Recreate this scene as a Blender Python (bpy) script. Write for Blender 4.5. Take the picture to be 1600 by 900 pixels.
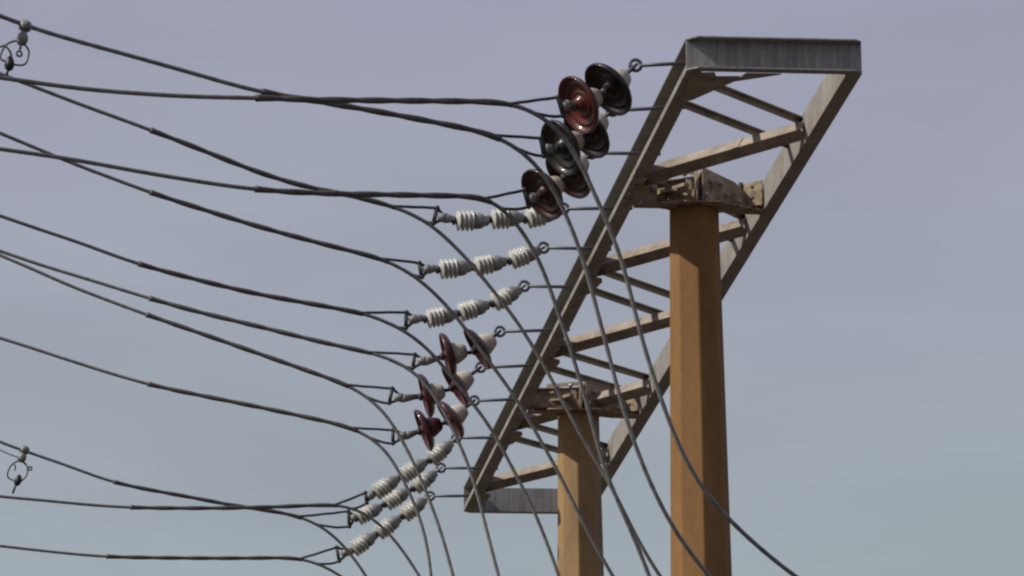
import bpy, bmesh, math, random
from mathutils import Vector, Matrix
random.seed(7)
R = math.radians
for o in list(bpy.data.objects): bpy.data.objects.remove(o)
sc = bpy.context.scene
COL = sc.collection

# ------------------------------------------------------------------ camera, sky, sun, exposure
EYE = Vector((0, 0, 1.6))
F_PX, PITCH, ROLL, AZ = 8475.6, 0.24566, -0.01121, 0.11427     # focal length in 1600-wide pixels
cam_d = bpy.data.cameras.new('camera'); cam = bpy.data.objects.new('camera', cam_d); COL.objects.link(cam)
cam_d.sensor_width = 36; cam_d.lens = F_PX / 1600 * 36
cam_d.clip_start = 0.5; cam_d.clip_end = 6000
fw = Vector((0, math.cos(PITCH), math.sin(PITCH))); up0 = Vector((0, -math.sin(PITCH), math.cos(PITCH))); rt0 = Vector((1, 0, 0))
RT = math.cos(ROLL) * rt0 + math.sin(ROLL) * up0
UP = -math.sin(ROLL) * rt0 + math.cos(ROLL) * up0
m = Matrix((RT, UP, -fw)).transposed().to_4x4(); m.translation = EYE
cam.matrix_world = m
sc.camera = cam

SUN_EL, SUN_AZ = 41.5, -107.0      # azimuth clockwise from +Y (camera heading), so -115 is left and a little behind the camera
sun_to = Vector((math.sin(R(SUN_AZ)) * math.cos(R(SUN_EL)), math.cos(R(SUN_AZ)) * math.cos(R(SUN_EL)), math.sin(R(SUN_EL))))
sd = bpy.data.lights.new('sun', 'SUN'); sd.energy = 4.2; sd.angle = R(0.6); sd.color = (1.0, 0.93, 0.82)
so = bpy.data.objects.new('sun', sd); COL.objects.link(so)
so.rotation_euler = sun_to.to_track_quat('Z', 'Y').to_euler()

w = bpy.data.worlds.new('World'); sc.world = w; w.use_nodes = True
nt = w.node_tree; nt.nodes.clear()
N = nt.nodes.new; Lk = nt.links.new
out = N('ShaderNodeOutputWorld'); bg = N('ShaderNodeBackground'); Lk(bg.outputs[0], out.inputs[0])
sky = N('ShaderNodeTexSky'); sky.sky_type = 'NISHITA'; sky.sun_disc = False
sky.sun_elevation = R(SUN_EL); sky.sun_rotation = R(SUN_AZ); sky.dust_density = 3; sky.air_density = 1
tc = N('ShaderNodeTexCoord'); sep = N('ShaderNodeSeparateXYZ'); Lk(tc.outputs['Generated'], sep.inputs[0])
ramp = N('ShaderNodeValToRGB')                 # thin high cloud veil, tint by elevation (sin of elevation)
e = ramp.color_ramp.elements
e[0].position = 0.0; e[0].color = (3.75, 4.30, 4.40, 1)
e[1].position = 1.0; e[1].color = (2.6, 2.7, 3.9, 1)
for pos, c in ((0.17, (3.50, 4.12, 4.28, 1)), (0.225, (3.56, 3.92, 4.42, 1)), (0.30, (3.64, 3.60, 4.66, 1))):
    q = e.new(pos); q.color = c
warp = N('ShaderNodeTexNoise'); warp.inputs['Scale'].default_value = 7; warp.inputs['Detail'].default_value = 3
mp = N('ShaderNodeMapping'); mp.inputs['Scale'].default_value = (1, 1, 3.5); Lk(tc.outputs['Generated'], mp.inputs[0]); Lk(mp.outputs[0], warp.inputs[0])
ma = N('ShaderNodeMath'); ma.operation = 'MULTIPLY_ADD'; Lk(warp.outputs[0], ma.inputs[0]); ma.inputs[1].default_value = 0.09
sb = N('ShaderNodeMath'); sb.operation = 'SUBTRACT'; Lk(sep.outputs[2], sb.inputs[0]); sb.inputs[1].default_value = 0.045
Lk(sb.outputs[0], ma.inputs[2]); Lk(ma.outputs[0], ramp.inputs[0])
cl = N('ShaderNodeTexNoise'); cl.inputs['Scale'].default_value = 11; cl.inputs['Detail'].default_value = 5
Lk(mp.outputs[0], cl.inputs[0])
mr = N('ShaderNodeMapRange'); mr.inputs[3].default_value = 0.93; mr.inputs[4].default_value = 1.07; mr.inputs[1].default_value = .3; mr.inputs[2].default_value = .7; Lk(cl.outputs[0], mr.inputs[0])
ml = N('ShaderNodeMix'); ml.data_type = 'RGBA'; ml.blend_type = 'MULTIPLY'; ml.inputs[0].default_value = 1
Lk(ramp.outputs[0], ml.inputs[6]); Lk(mr.outputs[0], ml.inputs[7])
mx = N('ShaderNodeMix'); mx.data_type = 'RGBA'; mx.inputs[0].default_value = 0.9
Lk(sky.outputs[0], mx.inputs[6]); Lk(ml.outputs[2], mx.inputs[7])
Lk(mx.outputs[2], bg.inputs[0]); bg.inputs[1].default_value = 0.10

sc.view_settings.view_transform = 'Standard'; sc.view_settings.look = 'None'
sc.view_settings.exposure = 0; sc.view_settings.gamma = 1; sc.view_settings.use_curve_mapping = False
sc.render.engine = 'CYCLES'
sc.cycles.pixel_filter_type = 'BLACKMAN_HARRIS'; sc.cycles.filter_width = 2.3      # the softness of the old video camera

# ------------------------------------------------------------------ materials
def mat(name, col, rough=.6, metal=0, var=.25, scale=8, col2=None, stretch=(1, 1, 1), bump=.15, spec=.5, fine=60, coat=0):
    mt = bpy.data.materials.new(name); mt.use_nodes = True; t = mt.node_tree; b = t.nodes['Principled BSDF']
    n = t.nodes.new; l = t.links.new
    tcn = n('ShaderNodeTexCoord'); mpn = n('ShaderNodeMapping'); mpn.inputs['Scale'].default_value = stretch; l(tcn.outputs['Object'], mpn.inputs[0])
    a = n('ShaderNodeTexNoise'); a.inputs['Scale'].default_value = scale; a.inputs['Detail'].default_value = 6; a.inputs['Roughness'].default_value = .65; l(mpn.outputs[0], a.inputs[0])
    rp = n('ShaderNodeValToRGB'); rp.color_ramp.elements[0].position = .32; rp.color_ramp.elements[1].position = .68; l(a.outputs[0], rp.inputs[0])
    c2 = col2 or tuple(x * (1 - var) for x in col)
    rp.color_ramp.elements[0].color = (*c2, 1); rp.color_ramp.elements[1].color = (*[min(1, x * (1 + var * .5)) for x in col], 1)
    fn = n('ShaderNodeTexNoise'); fn.inputs['Scale'].default_value = fine; fn.inputs['Detail'].default_value = 3; l(tcn.outputs['Object'], fn.inputs[0])
    m2 = n('ShaderNodeMapRange'); m2.inputs[3].default_value = 1 - var * .7; m2.inputs[4].default_value = 1 + var * .7; l(fn.outputs[0], m2.inputs[0])
    mm = n('ShaderNodeMix'); mm.data_type = 'RGBA'; mm.blend_type = 'MULTIPLY'; mm.inputs[0].default_value = 1
    l(rp.outputs[0], mm.inputs[6]); l(m2.outputs[0], mm.inputs[7]); l(mm.outputs[2], b.inputs['Base Color'])
    b.inputs['Roughness'].default_value = rough; b.inputs['Metallic'].default_value = metal
    b.inputs['Specular IOR Level'].default_value = spec; b.inputs['Coat Weight'].default_value = coat; b.inputs['Coat Roughness'].default_value = .08
    if bump:
        bp = n('ShaderNodeBump'); bp.inputs['Strength'].default_value = bump; bp.inputs['Distance'].default_value = .004
        l(fn.outputs[0], bp.inputs['Height']); l(bp.outputs[0], b.inputs['Normal'])
    return mt
GALV = mat('weathered_galvanised_steel', (.25, .235, .21), .75, 0, .3, 5, (.165, .150, .130))
RUST = mat('rust_tinged_bracket_steel', (.32, .255, .175), .8, 0, .35, 16, (.10, .062, .038))
GALV_END = mat('streaked_galvanised_steel', (.24, .235, .23), .75, 0, .35, 16, (.145, .14, .137), (3.0, 3.0, .25))
BRACE = mat('dull_tan_steel', (.275, .235, .185), .8, 0, .35, 9, (.155, .122, .092))
DARKIRON = mat('dark_iron', (.07, .068, .075), .55, .5, .4, 20)
BOLT = mat('bolt_zinc', (.42, .41, .39), .5, .3, .3, 30)
RODM = mat('eye_bolt_steel', (.10, .10, .12), .5, .3, .3, 20)
POLE = mat('tan_pole_paint', (.225, .122, .048), .8, 0, .20, 5, (.155, .078, .030), (1, 1, .15), bump=.1, fine=25, spec=.2)
POLE_FAR = mat('faded_tan_pole_paint', (.29, .18, .068), .75, 0, .28, 4, (.175, .105, .048), (1, 1, .25), bump=.1, fine=25)
WIRE = mat('aged_aluminium_wire', (.185, .18, .172), .6, .25, .35, 30)
GRIP = mat('twisted_grip_wire', (.10, .092, .084), .6, .25, .4, 40)
LEG = mat('grip_leg_wire', (.045, .045, .050), .6, .2, .4, 40)
CAPM = mat('cream_cement_cap', (.46, .41, .34), .7, 0, .35, 25)
CAPG = mat('grey_metal_cap', (.24, .24, .23), .55, .1, .25, 30)
PORC = mat('white_porcelain', (.50, .50, .46), .3, 0, .3, 24, bump=0, coat=.4)
def glaze(n, c, c2, coat=.4): return mat(n, c, .42, 0, .3, 14, c2, bump=0, coat=coat, spec=.3)
G_BLACK = glaze('black_brown_glaze', (.012, .008, .008), (.007, .005, .005), .14)
G_RED = glaze('red_brown_glaze', (.10, .016, .010), (.035, .008, .007))
G_GREEN = glaze('grey_green_glaze', (.020, .019, .017), (.012, .012, .011), .18)
G_BROWN = glaze('dark_brown_glaze', (.040, .012, .010), (.018, .009, .008), .22)
G_MAROON = glaze('maroon_glaze', (.075, .016, .018), (.04, .010, .013))
BLACKP = mat('black_plastic', (.012, .012, .014), .5, 0, .3, 20)
CLAMPM = mat('clamp_aluminium', (.21, .21, .205), .55, .2, .4, 40)
GROUND = mat('dark_gravel_ground', (.075, .058, .044), .95, 0, .35, .4, (.05, .040, .030), fine=9)

# ------------------------------------------------------------------ mesh helpers
ORG = {}      # world origin of every object
class MB:
    def __init__(s): s.v = []; s.f = []; s.smooth = []
    def add(s, vs, fs, sm=False):
        b = len(s.v); s.v += [Vector(x) for x in vs]; s.f += [tuple(b + i for i in q) for q in fs]; s.smooth += [sm] * len(fs)
    def build(s, name, m_, parent=None, bevel=0):
        me = bpy.data.meshes.new(name)
        if parent is None:
            c = sum(s.v, Vector()) / len(s.v)
        else: c = ORG[parent.name]
        me.from_pydata([tuple(x - c) for x in s.v], [], s.f)
        bm = bmesh.new(); bm.from_mesh(me); bmesh.ops.recalc_face_normals(bm, faces=bm.faces); bm.to_mesh(me); bm.free()
        for i, q in enumerate(me.polygons): q.use_smooth = s.smooth[i]
        me.materials.append(m_)
        o = bpy.data.objects.new(name, me); COL.objects.link(o)
        if parent is not None: o.parent = parent
        else: o.location = c
        ORG[o.name] = c
        if bevel:
            bv = o.modifiers.new('bevel', 'BEVEL'); bv.width = bevel; bv.segments = 2; bv.limit_method = 'ANGLE'
        return o
def tag(o, label=None, cat=None, group=None, kind=None):
    if label: o['label'] = label
    if cat: o['category'] = cat
    if group: o['group'] = group
    if kind: o['kind'] = kind
    return o
def empty(name, loc, label, cat, group=None):
    o = bpy.data.objects.new(name, None); COL.objects.link(o); o.location = loc; o.empty_display_size = .2
    ORG[o.name] = Vector(loc)
    return tag(o, label, cat, group)
def frames(P):
    n = len(P); T = []
    for i in range(n):
        t = (P[min(i + 1, n - 1)] - P[max(i - 1, 0)]); T.append(t.normalized())
    a = Vector((0, 0, 1)) if abs(T[0].z) < .9 else Vector((0, 1, 0))
    u = (a - T[0] * a.dot(T[0])).normalized(); U = [u]
    for i in range(1, n):
        u = (u - T[i] * u.dot(T[i])).normalized(); U.append(u)
    return T, U
def tube(mb, P, r, k=8, lobes=0, twist=0, amp=0, caps=True):
    """r: number or list; lobed cross-section that twists along the run (stranded wire)"""
    T, U = frames(P); vs = []; fs = []; dist = 0
    for i, p in enumerate(P):
        if i: dist += (P[i] - P[i - 1]).length
        V = T[i].cross(U[i]); rr = r[i] if isinstance(r, (list, tuple)) else r
        for j in range(k):
            a = 2 * math.pi * j / k; q = rr * (1 + amp * math.cos(lobes * a - twist * dist * lobes))
            vs.append(p + (U[i] * math.cos(a) + V * math.sin(a)) * q)
    for i in range(len(P) - 1):
        for j in range(k):
            fs.append((i * k + j, i * k + (j + 1) % k, (i + 1) * k + (j + 1) % k, (i + 1) * k + j))
    if caps: fs += [tuple(range(k))[::-1], tuple((len(P) - 1) * k + j for j in range(k))]
    mb.add(vs, fs, True)
def lathe(mb, c, ax, prof, k=28):
    """prof: list of (x along axis, radius)"""
    ax = ax.normalized(); a = Vector((0, 0, 1)) if abs(ax.z) < .9 else Vector((0, 1, 0))
    U = (a - ax * a.dot(ax)).normalized(); V = ax.cross(U); vs = []; fs = []
    for x, r in prof:
        for j in range(k):
            t = 2 * math.pi * j / k; vs.append(c + ax * x + (U * math.cos(t) + V * math.sin(t)) * max(r, .0004))
    for i in range(len(prof) - 1):
        for j in range(k): fs.append((i * k + j, i * k + (j + 1) % k, (i + 1) * k + (j + 1) % k, (i + 1) * k + j))
    fs += [tuple(range(k))[::-1], tuple((len(prof) - 1) * k + j for j in range(k))]
    mb.add(vs, fs, True)
def prism(mb, prof, A, B, X, Y):
    """profile points (x,y) in axes X,Y extruded from A to B"""
    n = len(prof); vs = [A + X * x + Y * y for x, y in prof] + [B + X * x + Y * y for x, y in prof]
    fs = [tuple(range(n))[::-1], tuple(range(n, 2 * n))] + [(i, (i + 1) % n, n + (i + 1) % n, n + i) for i in range(n)]
    mb.add(vs, fs)
def spline(P, step=.03):
    """Catmull-Rom (centripetal-ish) through P resampled"""
    Q = [P[0] * 2 - P[1]] + list(P) + [P[-1] * 2 - P[-2]]; o = []
    for i in range(1, len(Q) - 2):
        p0, p1, p2, p3 = Q[i - 1:i + 3]; n = max(2, int((p2 - p1).length / step))
        for j in range(n):
            t = j / n
            o.append(.5 * ((2 * p1) + (p2 - p0) * t + (2 * p0 - 5 * p1 + 4 * p2 - p3) * t * t + (3 * p1 - p0 - 3 * p2 + p3) * t ** 3))
    o.append(P[-1]); return o
def smooth_pts(P, it=6):
    P = list(P)
    for _ in range(it):
        P = [P[0]] + [(P[i - 1] + P[i] * 2 + P[i + 1]) / 4 for i in range(1, len(P) - 1)] + [P[-1]]
    return P

# ------------------------------------------------------------------ beam frame: s along the beam (away), t across, z up
D = Vector((-math.sin(AZ), math.cos(AZ), 0)); U = Vector((math.cos(AZ), math.sin(AZ), 0)); Z = Vector((0, 0, 1))
O = EYE + Vector((0.7407, 21.6213, 6.3554))
LEN, W, H = 9.11, .74, .1402
FL = .066
def P3(s, t, z): return O + D * s + U * t + Z * z
def ray(x, y): return (fw * F_PX + RT * (x - 800) - UP * (y - 450)).normalized()
def hit(x, y, p0, n):
    r = ray(x, y); return EYE + r * ((p0 - EYE).dot(n) / r.dot(n))

# ------------------------------------------------------------------ ground
mb = MB(); g = 2600
mb.add([(-g, -g, 0), (g, -g, 0), (g, g, 0), (-g, g, 0)], [(0, 1, 2, 3)])
tag(mb.build('ground', GROUND), kind='structure')

# ------------------------------------------------------------------ the gantry beam
beam = empty('gantry_beam', P3(0, W / 2, 0), 'weathered grey steel rectangular lattice beam resting on the two tan poles', 'beam')
def chan(name, prof, s0, s1, m_=GALV):
    b = MB(); prism(b, prof, P3(s0, 0, 0), P3(s1, 0, 0), U, Z); return b.build(name, m_, beam, .0015)
tw = .007
# left: opens outward (left); bottom flange has an upturned lip
left_prof = [(FL, 0), (0, 0), (0, .027), (.006, .027), (.006, .007), (FL - tw, .007), (FL - tw, H - .007), (.004, H - .005), (0, H - .001), (.001, H), (FL, H)]
chan('side_channel', left_prof, .052, LEN - .052)
right_prof = [(W - FL, 0), (W, 0), (W, .010), (W - FL + tw, .010), (W - FL + tw, H - .009), (W, H - .009), (W, H), (W - FL, H)]
chan('side_channel', right_prof, .052, LEN - .052)
def end_channel(s_web, sgn):
    b = MB()
    # web
    prism(b, [(0, 0), (W, 0), (W, H), (0, H)], P3(s_web, 0, 0), P3(s_web + sgn * -.007, 0, 0), U, Z)
    c = .042
    so_ = s_web + sgn * .045
    for z0, z1 in ((0, .008), (H - .008, H)):
        pl = [(0.002, s_web), (0.002, s_web + sgn * .006), (c, so_), (W - .03, so_), (W - .002, s_web + sgn * .018), (W - .002, s_web)]
        vs = [P3(s, t, z0) for t, s in pl] + [P3(s, t, z1) for t, s in pl]; n = len(pl)
        b.add(vs, [tuple(range(n))[::-1], tuple(range(n, 2 * n))] + [(i, (i + 1) % n, n + (i + 1) % n, n + i) for i in range(n)])
    b.build('end_channel', GALV_END, beam, .0015)
end_channel(.045, -1); end_channel(LEN - .045, 1)

LN = [.30, 1.93, 3.60, 5.29, 6.98, 8.60]; RN = [1.10, 2.76, 4.42, 6.06, 7.74]
def strut(a, b_, wide):
    """brace between chords: a=(s,t), b_=(s,t)"""
    A = P3(a[0], a[1], 0); B = P3(b_[0], b_[1], 0); T = (B - A).normalized(); n = T.cross(Z).normalized()
    if n.dot(EYE - A) < 0: n = -n        # towards the camera side
    m = MB()
    if wide:    # angle iron turned on its corner: one leg faces up and out, the other down and out
        g1 = .0405; cz = .052; t4 = .006
        for dz in (0,):
            prism(m, [(0, cz + .046), (.032, cz), (-.012, cz - .036), (-.012, cz - .028), (.024, cz), (0, cz + .036)], A, B, n, Z)
        # splice cleat near the middle
        M_ = A + (B - A) * .60
        prism(m, [(-.001, cz + .052), (.037, cz), (.029, cz), (-.001, cz + .038)], M_, M_ + T * .034, n, Z)
    else:       # light angle in the top plane
        z = H - .0375
        prism(m, [(0, z), (.005, z), (.005, z + .023), (.028, z + .023), (.028, z + .028), (0, z + .028)], A, B, n, Z)
    m.build('brace', BRACE, beam)
ti, to = FL + .001, W - FL - .001
for k in range(5):
    strut((LN[k + 1], ti), (RN[k], to), True)
    strut((LN[k] + (.22 if k != 1 else .10), ti), (RN[k] + .09, to), False)
    strut((LN[k] + (.605 if k != 1 else .40), ti), (RN[k] + .475, to), False)
# gusset plates on the chords at each node
for k, s in enumerate(LN[1:]):
    m = MB()
    for z in (-.0062, H + .0012):
        prism(m, [(0, 0), (.13, 0), (.06, .10), (0, .10)] if False else [(-.08, 0), (.32, 0), (.24, .045), (.02, .070), (-.04, .06)], P3(s, FL - .03, z), P3(s, FL - .03, z + .005), D, U)
    m.build('gusset_plate', BRACE, beam)
mg = MB(); pl = [(.030, .062), (.12, .052), (.135, .11), (.235, .10), (.255, .052), (.40, .052), (.22, .17), (.085, .46), (.030, .50)]
vs = [P3(s, t, -.0062) for t, s in pl] + [P3(s, t, -.0012) for t, s in pl]; n8 = len(pl)
mg.add(vs, [tuple(range(n8))[::-1], tuple(range(n8, 2 * n8))] + [(i, (i + 1) % n8, n8 + (i + 1) % n8, n8 + i) for i in range(n8)])
mg.build('gusset_plate', BRACE, beam)
# bolt heads along the lip
m = MB()
for s in [1.5 + .12 * i for i in range(8)]:
    lathe(m, P3(s, .02, -.002), -Z, [(0, .008), (.006, .008), (.007, .004)], 6)
for s in (.8, 1.72, 4.1, 5.0, 6.9, 8.3):
    lathe(m, P3(s, FL - .012, -.002), -Z, [(0, .009), (.008, .009), (.009, .004)], 6)
tag(m.build('bolt_row', BOLT, beam))

# pole saddles, built inside the frame around each pole head
def saddle(s0, name='pole_saddle'):
    root = MB()
    def plate(a, b_, z0, z1, th, fl=0, top=None, bot=None, mat_=BRACE, m=None):
        A = P3(*a, 0); B = P3(*b_, 0); T = (B - A).normalized(); n = T.cross(Z).normalized()
        if n.dot(EYE - A) < 0: n = -n
        mm_ = m or root
        prof = [(0, z0), (th, z0), (th, z1), (0, z1)]
        if fl: prof = [(0, z0), (fl, z0), (fl, z0 + .006), (th, z0 + .006), (th, z1 - .006), (fl, z1 - .006), (fl, z1), (0, z1)]
        if top is None: prism(mm_, prof, A, B, n, Z)
        else:   # tapering height
            vs = [A + Z * z0, A + Z * z1, B + Z * top, B + Z * (bot if bot is not None else z0)]
            vs = vs + [q + n * th for q in vs]
            mm_.add(vs, [(0, 1, 2, 3), (7, 6, 5, 4), (0, 4, 5, 1), (1, 5, 6, 2), (2, 6, 7, 3), (3, 7, 4, 0)])
    tl, tr, tc_ = FL + .002, W - FL - .002, W / 2 - .02
    plate((s0 + .02 if s0 < 4 else s0 - .10, tl + (.02 if s0 < 4 else .002)), (s0 - .13, tc_ - .012), .004, H - .030, .007, .026)            # front left, sunlit channel
    plate((s0 - .13, tc_ + .025), (s0 + .02, W / 2 + .17), .006, H + .018, .008, 0, H - .008)    # front right plate
    plate((s0 + .02, W / 2 + .17), (s0 + .10, tr - .002), .006, H - .008, .008, 0, .045)         # it tapers down to the far chord
    plate((s0 + .17, W / 2 + .10), (s0 - .02, tr - .004), .020, H - .006, .007)                  # rear right plate, sunlit
    plate((s0 - .075, tl + .001), (s0 - .07, tl + .105), -.006, H - .022, .008)                   # dark cleat facing the camera
    plate((s0 - .10, tl + .10), (s0 - .165, tc_ - .02), H - .022, H - .004, .010)                 # upper strap
    plate((s0 - .115, tl + .12), (s0 - .150, tl + .19), .040, .052, .012)                          # stiffener lugs
    plate((s0 - .10, tl + .075), (s0 - .128, tl + .14), .078, .092, .014)
    plate((s0 - .02, tl + .13), (s0 - .19, tl + .235), .050, .066, .03)                           # clamp bolt arm
    plate((s0 - .155, tl + .225), (s0 - .160, tc_ - .03), .030, .098, .006)                     # clamp cheek
    # bottom seat plate and stiffener fins beside the pole head
    prism(root, [(-.08, tl + .001), (-.02, tl + .001), (-.02, tl + .12), (.02, W / 2 - .09), (.02, W / 2 + .09), (.05, W / 2 + .16), (.06, tr - .001), (-.01, tr - .001), (-.15, W / 2 + .08), (-.15, W / 2 - .08)], P3(s0, 0, -.0085), P3(s0, 0, -.0005), D, U)
    for t in (tc_ - .006, tc_ + .022):
        prism(root, [(0, .002), (.16, .002), (.16, H + .022), (0, H + .022)], P3(s0 - .142, t, 0), P3(s0 - .142, t + .006, 0), D, Z)
    so_ = root.build(name, RUST, beam, .0012)
    # bolts, nuts and holes on it
    m = MB()
    for t, z in ((tl + .035, .035), (tl + .035, .095), (tl + .085, .065)):
        lathe(m, P3(s0 - .078, t, z), -D, [(0, .013), (.014, .013), (.015, .006), (.03, .006)], 6)
    for t, z, s in ((tl + .15, .115, -.125), (tl + .22, .118, -.145), (tl + .04, .128, -.085), (W / 2 + .05, .10, -.095), (W / 2 + .13, .055, -.03), (W / 2 + .02, .03, -.12), (W / 2 + .10, .10, -.055), (W / 2 + .19, .030, .0), (tl + .02, -.004, -.09)):
        lathe(m, P3(s0 + s - .01, t, z), -D, [(0, .012), (.012, .012), (.013, .006), (.022, .006)], 6)
    m.build('bolt', BOLT, so_)
    m = MB()
    A = P3(s0 + .17, W / 2 + .10, 0); B = P3(s0 - .02, tr - .004, 0); T = (B - A).normalized(); n = T.cross(Z).normalized()
    if n.dot(EYE - A) < 0: n = -n
    for k_, z, r_ in ((.22, .085, .017), (.80, .112, .009), (.80, .060, .009)):
        lathe(m, A + (B - A) * k_ + Z * z + n * .0072, n, [(0, r_), (.003, r_), (.004, r_ * .7)], 14)  # dark discs put the shade of bolt holes into colour, nothing is cut
    prism(m, [(0, .006), (.02, .006), (.02, H), (0, H)], A + (B - A) * .56, A + (B - A) * .60, n, Z)
    m.build('hole_shade_and_bar', DARKIRON, so_)
saddle(2.25); saddle(6.50)

# ------------------------------------------------------------------ poles (octagonal, tapering)
def pole(s0, t0, mat_, label, rot, r_top, ztop):
    top = P3(s0, t0, ztop); base = Vector((top.x, top.y, 0))
    e_ = empty('steel_pole', base, label, 'pole', 'tan steel poles under the beam')
    m = MB(); k = 8; vs = []; hh = top.z
    r0 = r_top + .0155 * hh
    zs = [0, hh * .33, hh * .66, hh]
    for z in zs:
        r = r0 + (r_top - r0) * z / hh
        for j in range(k):
            a = 2 * math.pi * j / k + rot; vs.append(base + Vector((math.cos(a) * r, math.sin(a) * r, z + .03 if z == 0 else z)))
    fs = [tuple(range(k))[::-1], tuple(3 * k + j for j in range(k))]
    for i in range(3): fs += [(i * k + j, i * k + (j + 1) % k, (i + 1) * k + (j + 1) % k, (i + 1) * k + j) for j in range(k)]
    m.add(vs, fs); m.build('shaft', mat_, e_, .006)
    m = MB(); lathe(m, base + Z * .0, Z, [(0, r0 + .16), (.03, r0 + .16)], 4); m.build('base_plate', GALV, e_)
    for j in range(8):
        m = MB(); a = 2 * math.pi * j / 8; lathe(m, base + Vector((math.cos(a), math.sin(a), 0)) * (r0 + .07) + Z * .02, Z, [(0, .02), (.04, .02), (.041, .012), (.09, .012)], 6)
        m.build('anchor_bolt', BOLT, e_)
    return e_
pole(2.25, .352, POLE, 'nearer tan octagonal steel pole, orange brown and evenly painted', R(-90 + 33 + 17), .1135, -.009)
pole(6.50, .348, POLE_FAR, 'farther tan steel pole, paler, with wires crossing in front', R(-90 + 40), .111, -.009)

# ------------------------------------------------------------------ insulator strings and wires
# (pixel measurements of the photograph are unprojected on the upright plane in which each wire hangs)
ORD = ['first', 'second', 'third', 'fourth', 'fifth', 'sixth', 'seventh', 'eighth', 'ninth', 'tenth', 'eleventh', 'last']
S = []
def string(**k): S.append(k)
string(kind='disc', phi=21, rod=((1020, 96.5),), ring=(993, 102), units=[(956, 135, G_BLACK), (910, 161, G_RED)], end=(884, 165),
  bar=((872, 152), (880, 181)), fork=(806, 159), grip0=395, sc=1.0,
  wire=[(-60, 113), (0, 121), (60, 130), (130, 139), (200, 145), (300, 151), (400, 153), (500, 156), (600, 157), (700, 158), (770, 159)],
  jump=[(806, 161), (830, 167), (850, 179), (870, 196), (890, 220), (905, 250), (920, 283), (940, 327), (957, 367), (973, 408), (985, 458), (997, 508), (1014, 567), (1030, 615), (1050, 672), (1072, 722), (1103, 772), (1142, 815), (1185, 855), (1240, 899), (1300, 938)],
  label='insulator string nearest the beam\'s near end, black disc above a red disc')
string(kind='disc', phi=21, rod=((1003, 166),), ring=(957, 172), units=[(922, 203, G_BLACK), (882, 228, G_GREEN)], end=(856, 232),
  bar=((845, 216), (850, 244)), fork=(782, 212), grip0=400, sc=1.0,
  wire=[(-60, 2), (0, 25), (60, 47), (130, 67), (200, 86), (300, 114), (400, 142), (500, 159), (600, 176), (700, 195), (750, 205)],
  jump=[(782, 213), (800, 222), (820, 236), (835, 251), (850, 267), (867, 297), (885, 335), (897, 365), (907, 392), (918, 426), (927, 463), (940, 512), (955, 567), (967, 618), (982, 665), (993, 697), (1010, 742), (1035, 795), (1062, 843), (1107, 899), (1140, 935)],
  label='insulator string second from the beam\'s near end, with grey green lower disc')
string(kind='disc', phi=21, rod=((975, 239),), ring=(924, 239), units=[(893, 268, G_BROWN), (853, 300, G_BROWN)], end=(832, 309),
  bar=((819, 297), (826, 323)), fork=(768, 306), grip0=396, sc=1.0,
  wire=[(-60, 224), (0, 233), (60, 241), (130, 252), (200, 265), (300, 282), (400, 296), (500, 302), (600, 304), (700, 306), (735, 306)],
  jump=[(768, 309), (780, 316), (795, 331), (811, 350), (830, 380), (845, 410), (860, 452), (872, 490), (882, 515), (893, 550), (905, 590), (919, 637), (930, 680), (942, 726), (958, 768), (980, 815), (1000, 862), (1014, 899), (1028, 935)],
  label='insulator string just below the second, both discs dark red brown')
string(kind='white', phi=9, rod=((925, 324),), ring=(880, 326), units=[(838, 339), (783, 342), (728, 345)], end=(697, 341),
  bar=((683, 325), (677, 349)), fork=(624, 324), grip0=230, sc=1.0,
  wire=[(-60, 93), (0, 115), (60, 138), (130, 165), (200, 190), (245, 207), (320, 236), (400, 268), (470, 290), (530, 302), (590, 315)],
  jump=[(624, 326), (645, 333), (670, 345), (695, 370), (732, 405), (755, 435), (780, 467), (805, 495), (825, 530), (845, 561), (862, 592), (877, 622), (897, 662), (921, 703), (945, 742), (968, 784), (990, 832), (1010, 868), (1030, 899), (1052, 930)],
  label='uppermost white ribbed insulator string, close below the dark red discs')
string(kind='white', phi=9, rod=((890, 388),), ring=(849, 387), units=[(812, 402), (757, 414), (702, 420)], end=(672, 420),
  bar=((655, 411), (659, 433)), fork=(606, 405), grip0=228, sc=1.0,
  wire=[(-60, 183), (0, 208), (60, 233), (130, 262), (180, 280), (235, 301), (320, 328), (400, 353), (500, 380), (560, 395), (580, 399)],
  jump=[(606, 407), (630, 417), (650, 430), (668, 445), (690, 470), (712, 491), (727, 511), (742, 537), (770, 572), (805, 620), (832, 666), (855, 706), (877, 747), (893, 778), (912, 822), (937, 865), (957, 899), (975, 930)],
  label='middle one of the three white strings in the upper white group')
string(kind='white', phi=9, rod=((865, 448),), ring=(819, 447), units=[(784, 467), (732, 485), (681, 496)], end=(651, 498),
  bar=((635, 488), (634, 513)), fork=(575, 488), grip0=208, sc=1.0,
  wire=[(-60, 317), (0, 337), (60, 358), (130, 381), (208, 410), (300, 435), (400, 459), (500, 477), (548, 486)],
  jump=[(575, 490), (600, 500), (625, 511), (650, 527), (682, 557), (700, 582), (725, 614), (747, 640), (773, 677), (795, 722), (820, 767), (842, 815), (858, 857), (873, 899), (885, 935)],
  label='lowest one of the three white strings in the upper white group')
string(kind='disc', phi=-4, rod=((830, 514),), ring=(781, 518), units=[(751, 542, G_BROWN), (704, 554, G_MAROON)], end=(666, 564),
  bar=((648, 554), (645, 575)), fork=(588, 550), grip0=230, sc=.93,
  wire=[(-60, 372), (0, 392), (60, 413), (130, 434), (240, 468), (320, 490), (400, 509), (500, 534), (560, 547)],
  jump=[(588, 552), (607, 559), (632, 568), (657, 587), (675, 610), (692, 640), (711, 677), (732, 725), (747, 775), (762, 835), (779, 899), (788, 935)],
  label='upper string of the lower maroon group, large maroon disc seen edge on')
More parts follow.
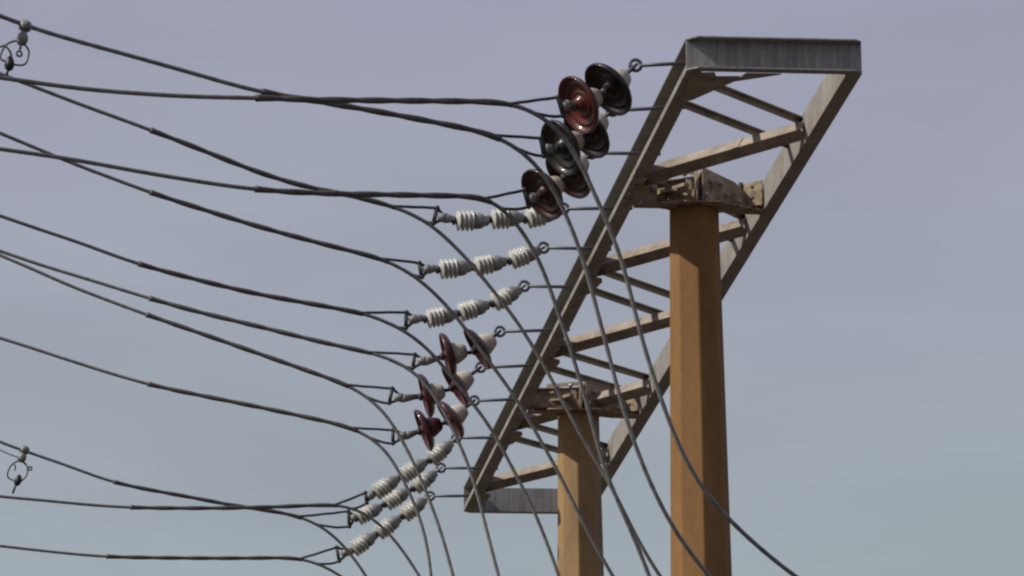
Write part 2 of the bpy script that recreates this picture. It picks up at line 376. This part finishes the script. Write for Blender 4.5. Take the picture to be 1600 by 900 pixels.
string(kind='disc', phi=-4, rod=((800, 569),), ring=(751, 574), units=[(716, 600, G_MAROON), (670, 617, G_MAROON)], end=(630, 622),
  bar=((613, 607), (608, 630)), fork=(552, 602), grip0=226, sc=.93,
  wire=[(-60, 372), (0, 399), (60, 424), (100, 443), (160, 466), (230, 492), (320, 523), (400, 551), (480, 579), (528, 596)],
  jump=[(552, 604), (570, 614), (587, 627), (607, 652), (627, 684), (645, 720), (661, 755), (673, 787), (689, 830), (708, 899), (717, 935)],
  label='middle string of the lower maroon group, maroon discs with pale cap between')
string(kind='disc', phi=-4, rod=((770, 622),), ring=(741, 626), units=[(708, 652, G_MAROON), (667, 670, G_MAROON)], end=(636, 680), redcap=True,
  bar=((614, 672), (614, 693)), fork=(560, 669), grip0=225, sc=.93,
  wire=[(-60, 510), (0, 528), (60, 547), (130, 570), (230, 600), (320, 619), (400, 635), (480, 652), (540, 665)],
  jump=[(560, 672), (575, 678), (590, 687), (606, 706), (626, 740), (641, 772), (658, 812), (668, 855), (674, 899), (677, 935)],
  label='lowest string of the maroon group, its cap red brown as well')
string(kind='white', phi=7, rod=((745, 683),), ring=(713, 684), units=[(683, 710), (640, 737), (597, 763)], end=(580, 774), 
  bar=((571, 770), (573, 786)), fork=(533, 786), grip0=205, sc=1.02,
  wire=[(-60, 768), (0, 776), (60, 781), (130, 788), (205, 793), (300, 794), (400, 793), (500, 789)],
  jump=[(533, 788), (550, 790), (565, 797), (590, 814), (613, 838), (636, 869), (655, 899), (676, 935)],
  label='uppermost white ribbed string of the lower white group, above two others')
string(kind='white', phi=7, rod=((712, 731),), ring=(689, 731), units=[(658, 755), (614, 781), (570, 804)], end=(556, 808),
  bar=((544, 799), (546, 823)), fork=(478, 807), grip0=175, sc=1.0,
  wire=[(-60, 665), (0, 691), (60, 712), (115, 731), (178, 754), (260, 770), (320, 781), (370, 791), (430, 799), (455, 803)],
  jump=[(478, 809), (497, 817), (520, 834), (545, 861), (560, 881), (572, 899), (592, 935)],
  label='middle white ribbed string of the lower white group, squeezed between the other two')
string(kind='white', phi=7, rod=((700, 774),), ring=(672, 775), units=[(641, 798), (601, 826), (562, 852)], end=(546, 862),
  bar=((526, 855), (530, 877)), fork=(478, 870), grip0=165, sc=1.05,
  wire=[(-60, 846), (0, 853), (60, 860), (110, 865), (170, 870), (300, 872), (400, 872), (455, 871)],
  jump=[(478, 872), (496, 879), (515, 888), (535, 900), (570, 930)],
  label='lowest white ribbed insulator string, nearest the bottom of the photo')

def disc_unit(mb_cap, mb_shell, mb_pin, c, ax, q):
    """ax points to the beam (cap side); c = middle of the shell"""
    cap = [(.010, .056), (.022, .060), (.034, .058), (.052, .050), (.070, .042), (.084, .034), (.090, .022), (.092, .010)]
    lathe(mb_cap, c, ax, [(x * q, r * q) for x, r in cap], 24)
    shell = [(.016, .045), (.017, .062), (.013, .085), (.004, .106), (-.008, .120), (-.020, .127), (-.030, .126), (-.032, .121),
             (-.014, .112), (-.008, .106), (-.006, .100), (-.013, .094), (-.013, .089), (-.003, .082), (-.001, .070), (.000, .062), (-.010, .056), (-.011, .050), (-.003, .042), (-.014, .032), (-.032, .026), (-.034, .012)]
    lathe(mb_shell, c, ax, [(x * q, r * q) for x, r in shell], 40)
    lathe(mb_pin, c, ax, [(-.026 * q, .014), (-.040 * q, .013), (-.045 * q, .020), (-.054 * q, .020), (-.060 * q, .011)], 12)
def white_unit(mb_cap, mb_shell, mb_pin, c, ax, q):
    prof = [(-.047, .018), (-.045, .024)]
    for i in range(4):
        x = -.037 + i * .0215
        prof += [(x - .0065, .027), (x - .0030, .044), (x - .001, .0475), (x + .0015, .0475), (x + .0035, .043), (x + .0070, .028)]
    prof += [(.036, .028), (.038, .022)]
    lathe(mb_shell, c, ax, [(x * q, r * q) for x, r in prof], 28)
    cap = [(.036, .028), (.037, .037), (.055, .038), (.070, .036), (.080, .032), (.086, .025), (.104, .022), (.105, .010)]
    lathe(mb_cap, c, ax, [(x * q, r * q) for x, r in cap], 24)
    lathe(mb_pin, c, ax, [(-.044 * q, .015), (-.052 * q, .015), (-.055 * q, .021), (-.062 * q, .021), (-.066 * q, .012)], 12)

def bead(mb, c, r): lathe(mb, c, U, [(-r, r * .2), (-r * .7, r * .7), (0, r), (r * .7, r * .7), (r, r * .2)], 12)
wire_planes = []
for i, k in enumerate(S):
    # where the eye bolt goes through the web: at mid height of the channel
    x, y = k['rod'][0]
    q = hit(x, y, P3(0, 0, .072), Z); s_i = (q - O).dot(D)
    if i == 0: s_i = max(s_i, .12)
    ring = hit(*k['ring'], P3(s_i, 0, 0), D)
    phi = R(k['phi'])
    hd = (-U * math.cos(phi) - D * math.sin(phi)).normalized()      # horizontal heading of the wire leaving the beam
    n = hd.cross(Z).normalized()
    wire_planes.append((ring, n))
    pt = lambda p_, ring=ring, n=n: hit(p_[0], p_[1], ring, n)
    # eye bolt, bolted to the beam
    m = MB(); zt = P3(s_i, FL + .03, 0); web = Vector((zt.x, zt.y, q.z if i else ring.z + .02))
    start = ring + U * .022
    tube(m, [start, start.lerp(web, .5), web], .0085, 10)
    tr_ = [ring + U * (.024 * math.cos(a)) + Z * (.024 * math.sin(a)) for a in [2 * math.pi * j / 20 for j in range(21)]]
    tube(m, tr_, .0075, 8, caps=False)
    lathe(m, Vector((P3(s_i, FL + .001, 0).x, P3(s_i, FL + .001, 0).y, web.z - .001)), U, [(0, .024), (.004, .024), (.005, .016), (.022, .016), (.023, .0085), (.040, .0085)], 6)
    m.build('eye_bolt', RODM, beam)
    # the string
    st = empty('insulator_string', ring, k['label'], 'insulator', 'insulator strings on the gantry beam')
    cs = [pt(u_[:2]) for u_ in k['units']]; endp = pt(k['end']); b0, b1 = pt(k['bar'][0]), pt(k['bar'][1])
    chain = [ring] + cs + [endp]
    m = MB()   # shackle between ring and first cap
    ax0 = (ring - cs[0]).normalized()
    capl = .088 * k['sc'] if k['kind'] == 'disc' else .100 * k['sc']
    c_end = cs[0] + ax0 * capl
    sh = ring - ax0 * .012
    sv = Z.cross(ax0).normalized()
    for sg in (-1, 1): tube(m, [ring + ax0 * .006 + sv * sg * .006, sh + sv * sg * .013, c_end + sv * sg * .006], .0065, 8)
    tube(m, [sh, c_end - ax0 * .006], .010, 8)
    m.build('shackle', CAPG if k['kind'] == 'white' else DARKIRON, st)
    for j, c in enumerate(cs):
        nx = chain[j]; pv = chain[j + 2]
        ax = (nx - pv).normalized()
        if j == 0: ax = (ax + ax0).normalized()
        a_, b_, c_ = MB(), MB(), MB()
        if k['kind'] == 'disc':
            disc_unit(a_, b_, c_, c, ax, k['sc'])
            g_ = k['units'][j][2]
            sh_ = b_.build('insulator_disc', g_, st)
            a_.build('cap', G_MAROON if (k.get('redcap') and j == 1) else CAPM, sh_)
            nxt = chain[j + 2]; tube(c_, [c - ax * .06 * k['sc'], c.lerp(nxt, .75)], .010, 8)
            c_.build('pin', DARKIRON, sh_)
        else:
            white_unit(a_, b_, c_, c, ax, k['sc'])
            sh_ = b_.build('ribbed_insulator', PORC, st)
            a_.build('cap', CAPG, sh_)
            nxt = chain[j + 2]
            tube(c_, [c - ax * .06 * k['sc'], c.lerp(nxt, .62)], .013, 8)
            c_.build('pin', DARKIRON, sh_)
    # end fitting: clevis tongue and thimble pin that holds the grip loop
    m = MB(); mid = b0.lerp(b1, .55); dr = (endp - mid).normalized()
    last = cs[-1]; axl = (last - endp).normalized()
    tube(m, [last - axl * .045, endp + dr * .01, endp], [.011, .021, .024], 12)
    tube(m, [endp, mid.lerp(endp, .45), mid.lerp(endp, .3)], [.024, .021, .012], 12)
    m.build('clevis', CAPG, st)
    m = MB()
    for q0 in (b0, b1): tube(m, [endp.lerp(q0, .1), endp.lerp(q0, .72), q0], .0075, 8)
    tube(m, [b0, b1], .0095, 8); bead(m, b0, .013); bead(m, b1, .012)
    m.build('thimble', LEG, st)
    # the wire and its jumper: one continuous conductor
    wl = [pt(q_) for q_ in k['wire']]; jl = [pt(q_) for q_ in k['jump']]
    # extend the wire beyond the frame, and the jumper on down
    dw = (wl[0] - wl[2]).normalized(); ext = wl[0] + dw * 1.5
    far = ext + (dw + Z * .03) * 9
    jd = (jl[-1] - jl[-2]).normalized(); jx = [jl[-1] + jd * .5 + U * .04, jl[-1] + jd * 1.1 + U * .12, jl[-1] + jd * 2.1 + U * .35, jl[-1] + jd * 3.0 + U * .8]
    pts = smooth_pts(spline([far, ext] + wl + jl + jx, .025), 26)
    ow = empty('overhead_wire', pt(k['fork']), 'grey wire tied to the ' + ORD[i] + ' insulator string, counted from the beam\'s near end', 'wire', 'overhead wires tied to the gantry beam')
    r_w = .0092 if i < 3 else (.0086 if i < 9 else .0080)
    m = MB(); tube(m, pts, r_w, 12, 6, 14, .06); m.build('conductor', WIRE, ow)
    # preformed grip: twisted wires wrapped on the conductor, opening in two legs round the thimble
    fk = pt(k['fork'])
    gp = [p_ for p_ in pts if (p_ - fk).dot(hd) > -.0]
    g0 = pt((k['grip0'], 0)); lim = (hit(k['grip0'], 450, ring, n) - fk).dot(hd)
    gp = [p_ for p_ in gp if (p_ - fk).dot(hd) < lim]
    m = MB()
    dd = [0]
    for a in range(1, len(gp)): dd.append(dd[-1] + (gp[a] - gp[a - 1]).length)
    gr = [r_w * (1.36 if (dd[a] > .03) else 1.5 if a else 1.1) for a in range(len(gp))]
    gp2 = spline(gp, .012); gr = [r_w * 1.36] * len(gp2); gr[0] = r_w * 1.55; gr[1] = r_w * 1.5
    tube(m, gp2, gr, 12, 2, 18, .13); m.build('wire_grip', GRIP, ow)
    m = MB()
    near = min(pts, key=lambda p_: (p_ - (fk)).length)
    j2 = min(range(len(pts)), key=lambda a: (pts[a] - fk).length)
    def at(dist):       # point along the conductor past the fork
        a = j2; acc = 0
        while acc < abs(dist) and 0 < a < len(pts) - 1:
            st_ = 1 if dist > 0 else -1; acc += (pts[a + st_] - pts[a]).length; a += st_
        return pts[a]
    sag = lambda a, b, h: a.lerp(b, .5) + Z * h
    A0 = at(-.10); L1 = [at(-.10), at(-.03), sag(at(-.02), b0, .004), b0]
    tube(m, smooth_pts(spline(L1, .012), 4), .0068, 8, 3, 20, .1)
    lo = at(.035)
    L2 = [at(-.08), at(.0), lo - Z * .001, lo.lerp(b1, .6) - Z * (.010), b1]
    tube(m, smooth_pts(spline(L2, .012), 4), .0068, 8, 3, 20, .1)
    m.build('grip_leg', LEG, ow)

# ------------------------------------------------------------------ hot line clamps hanging on two wires
def clamp(idx, body, ring_c, ring_r, loops, blob, tail, label, extra=None):
    p0, n = wire_planes[idx]
    pt = lambda p_: hit(p_[0], p_[1], p0, n)
    e_ = empty('line_clamp', pt(body[0]), label, 'clamp')
    a, b = pt(body[0]), pt(body[1]); m = MB()
    lathe(m, a.lerp(b, .05) + n * 0, (a - b), [(-.022, .012), (-.018, .024), (.0, .028), (.016, .022), (.022, .010)], 14)
    lathe(m, a.lerp(b, .72), (a - b), [(-.030, .010), (-.024, .020), (-.006, .025), (.012, .022), (.024, .013), (.04, .011)], 14)
    m.build('clamp_body', CLAMPM, e_)
    m = MB()
    c = pt(ring_c); hd = n.cross(Z); rr = ring_r / 400
    tube(m, [b, b.lerp(c, .6)], .005, 8)
    tube(m, [c + (hd * math.cos(t_) + Z * math.sin(t_)) * rr for t_ in [2 * math.pi * j / 16 for j in range(17)]], .0042, 8, caps=False)
    m.build('pull_ring', DARKIRON, e_)
    m = MB()
    for k_, lp in enumerate(loops):
        q = [pt(x) + n * (.02 * (1 if k_ % 2 else -1)) * math.sin(math.pi * i_ / (len(lp) - 1)) for i_, x in enumerate(lp)]
        tube(m, smooth_pts(spline(q, .01), 2), .0042, 8)
    m.build('lead_loop', DARKIRON, e_)
    m = MB(); A, B = pt(blob[0]), pt(blob[1]); L_ = (A - B).length
    lathe(m, B, (A - B), [(-.006, .008), (.0, .016), (L_ * .3, .021), (L_ * .6, .019), (L_ * .85, .013), (L_, .006)], 12)
    tube(m, [pt(x) for x in tail], .0062, 8)
    m.build('plug', BLACKP, e_)
    if extra:
        m = MB(); tube(m, smooth_pts(spline([pt(x) for x in extra], .03), 3), .0032, 8); m.build('tail_wire', DARKIRON, e_)
clamp(1, ((40, 39), (33, 68)), (30, 84), 4.5,
      [[(33, 66), (36, 70), (43, 80), (41, 92), (37, 103), (30, 103), (20, 101)], [(31, 63), (20, 64), (11, 69), (6, 78), (2, 90), (8, 95), (16, 96)], [(6, 70), (11, 78), (16, 88), (17, 97)], [(-6, 70), (2, 72), (8, 71)]],
      ((16, 88), (14, 108)), [(14, 106), (11, 113), (9, 124)],
      'clamp with looped lead and black plug hanging from the uppermost wire, top left')
clamp(10, ((39, 702), (33, 719)), (47, 732), 4,
      [[(35, 720), (40, 726), (43, 736), (40, 746), (33, 752)], [(30, 720), (20, 724), (14, 734), (12, 743), (18, 749), (27, 752)], [(20, 724), (24, 730), (23, 735)]],
      ((31, 742), (26, 757)), [(27, 754), (23, 762), (20, 771)],
      'small clamp with looped lead and black plug on the lower left wire',
      [(-70, 672), (-30, 690), (0, 703), (14, 710), (32, 716)])
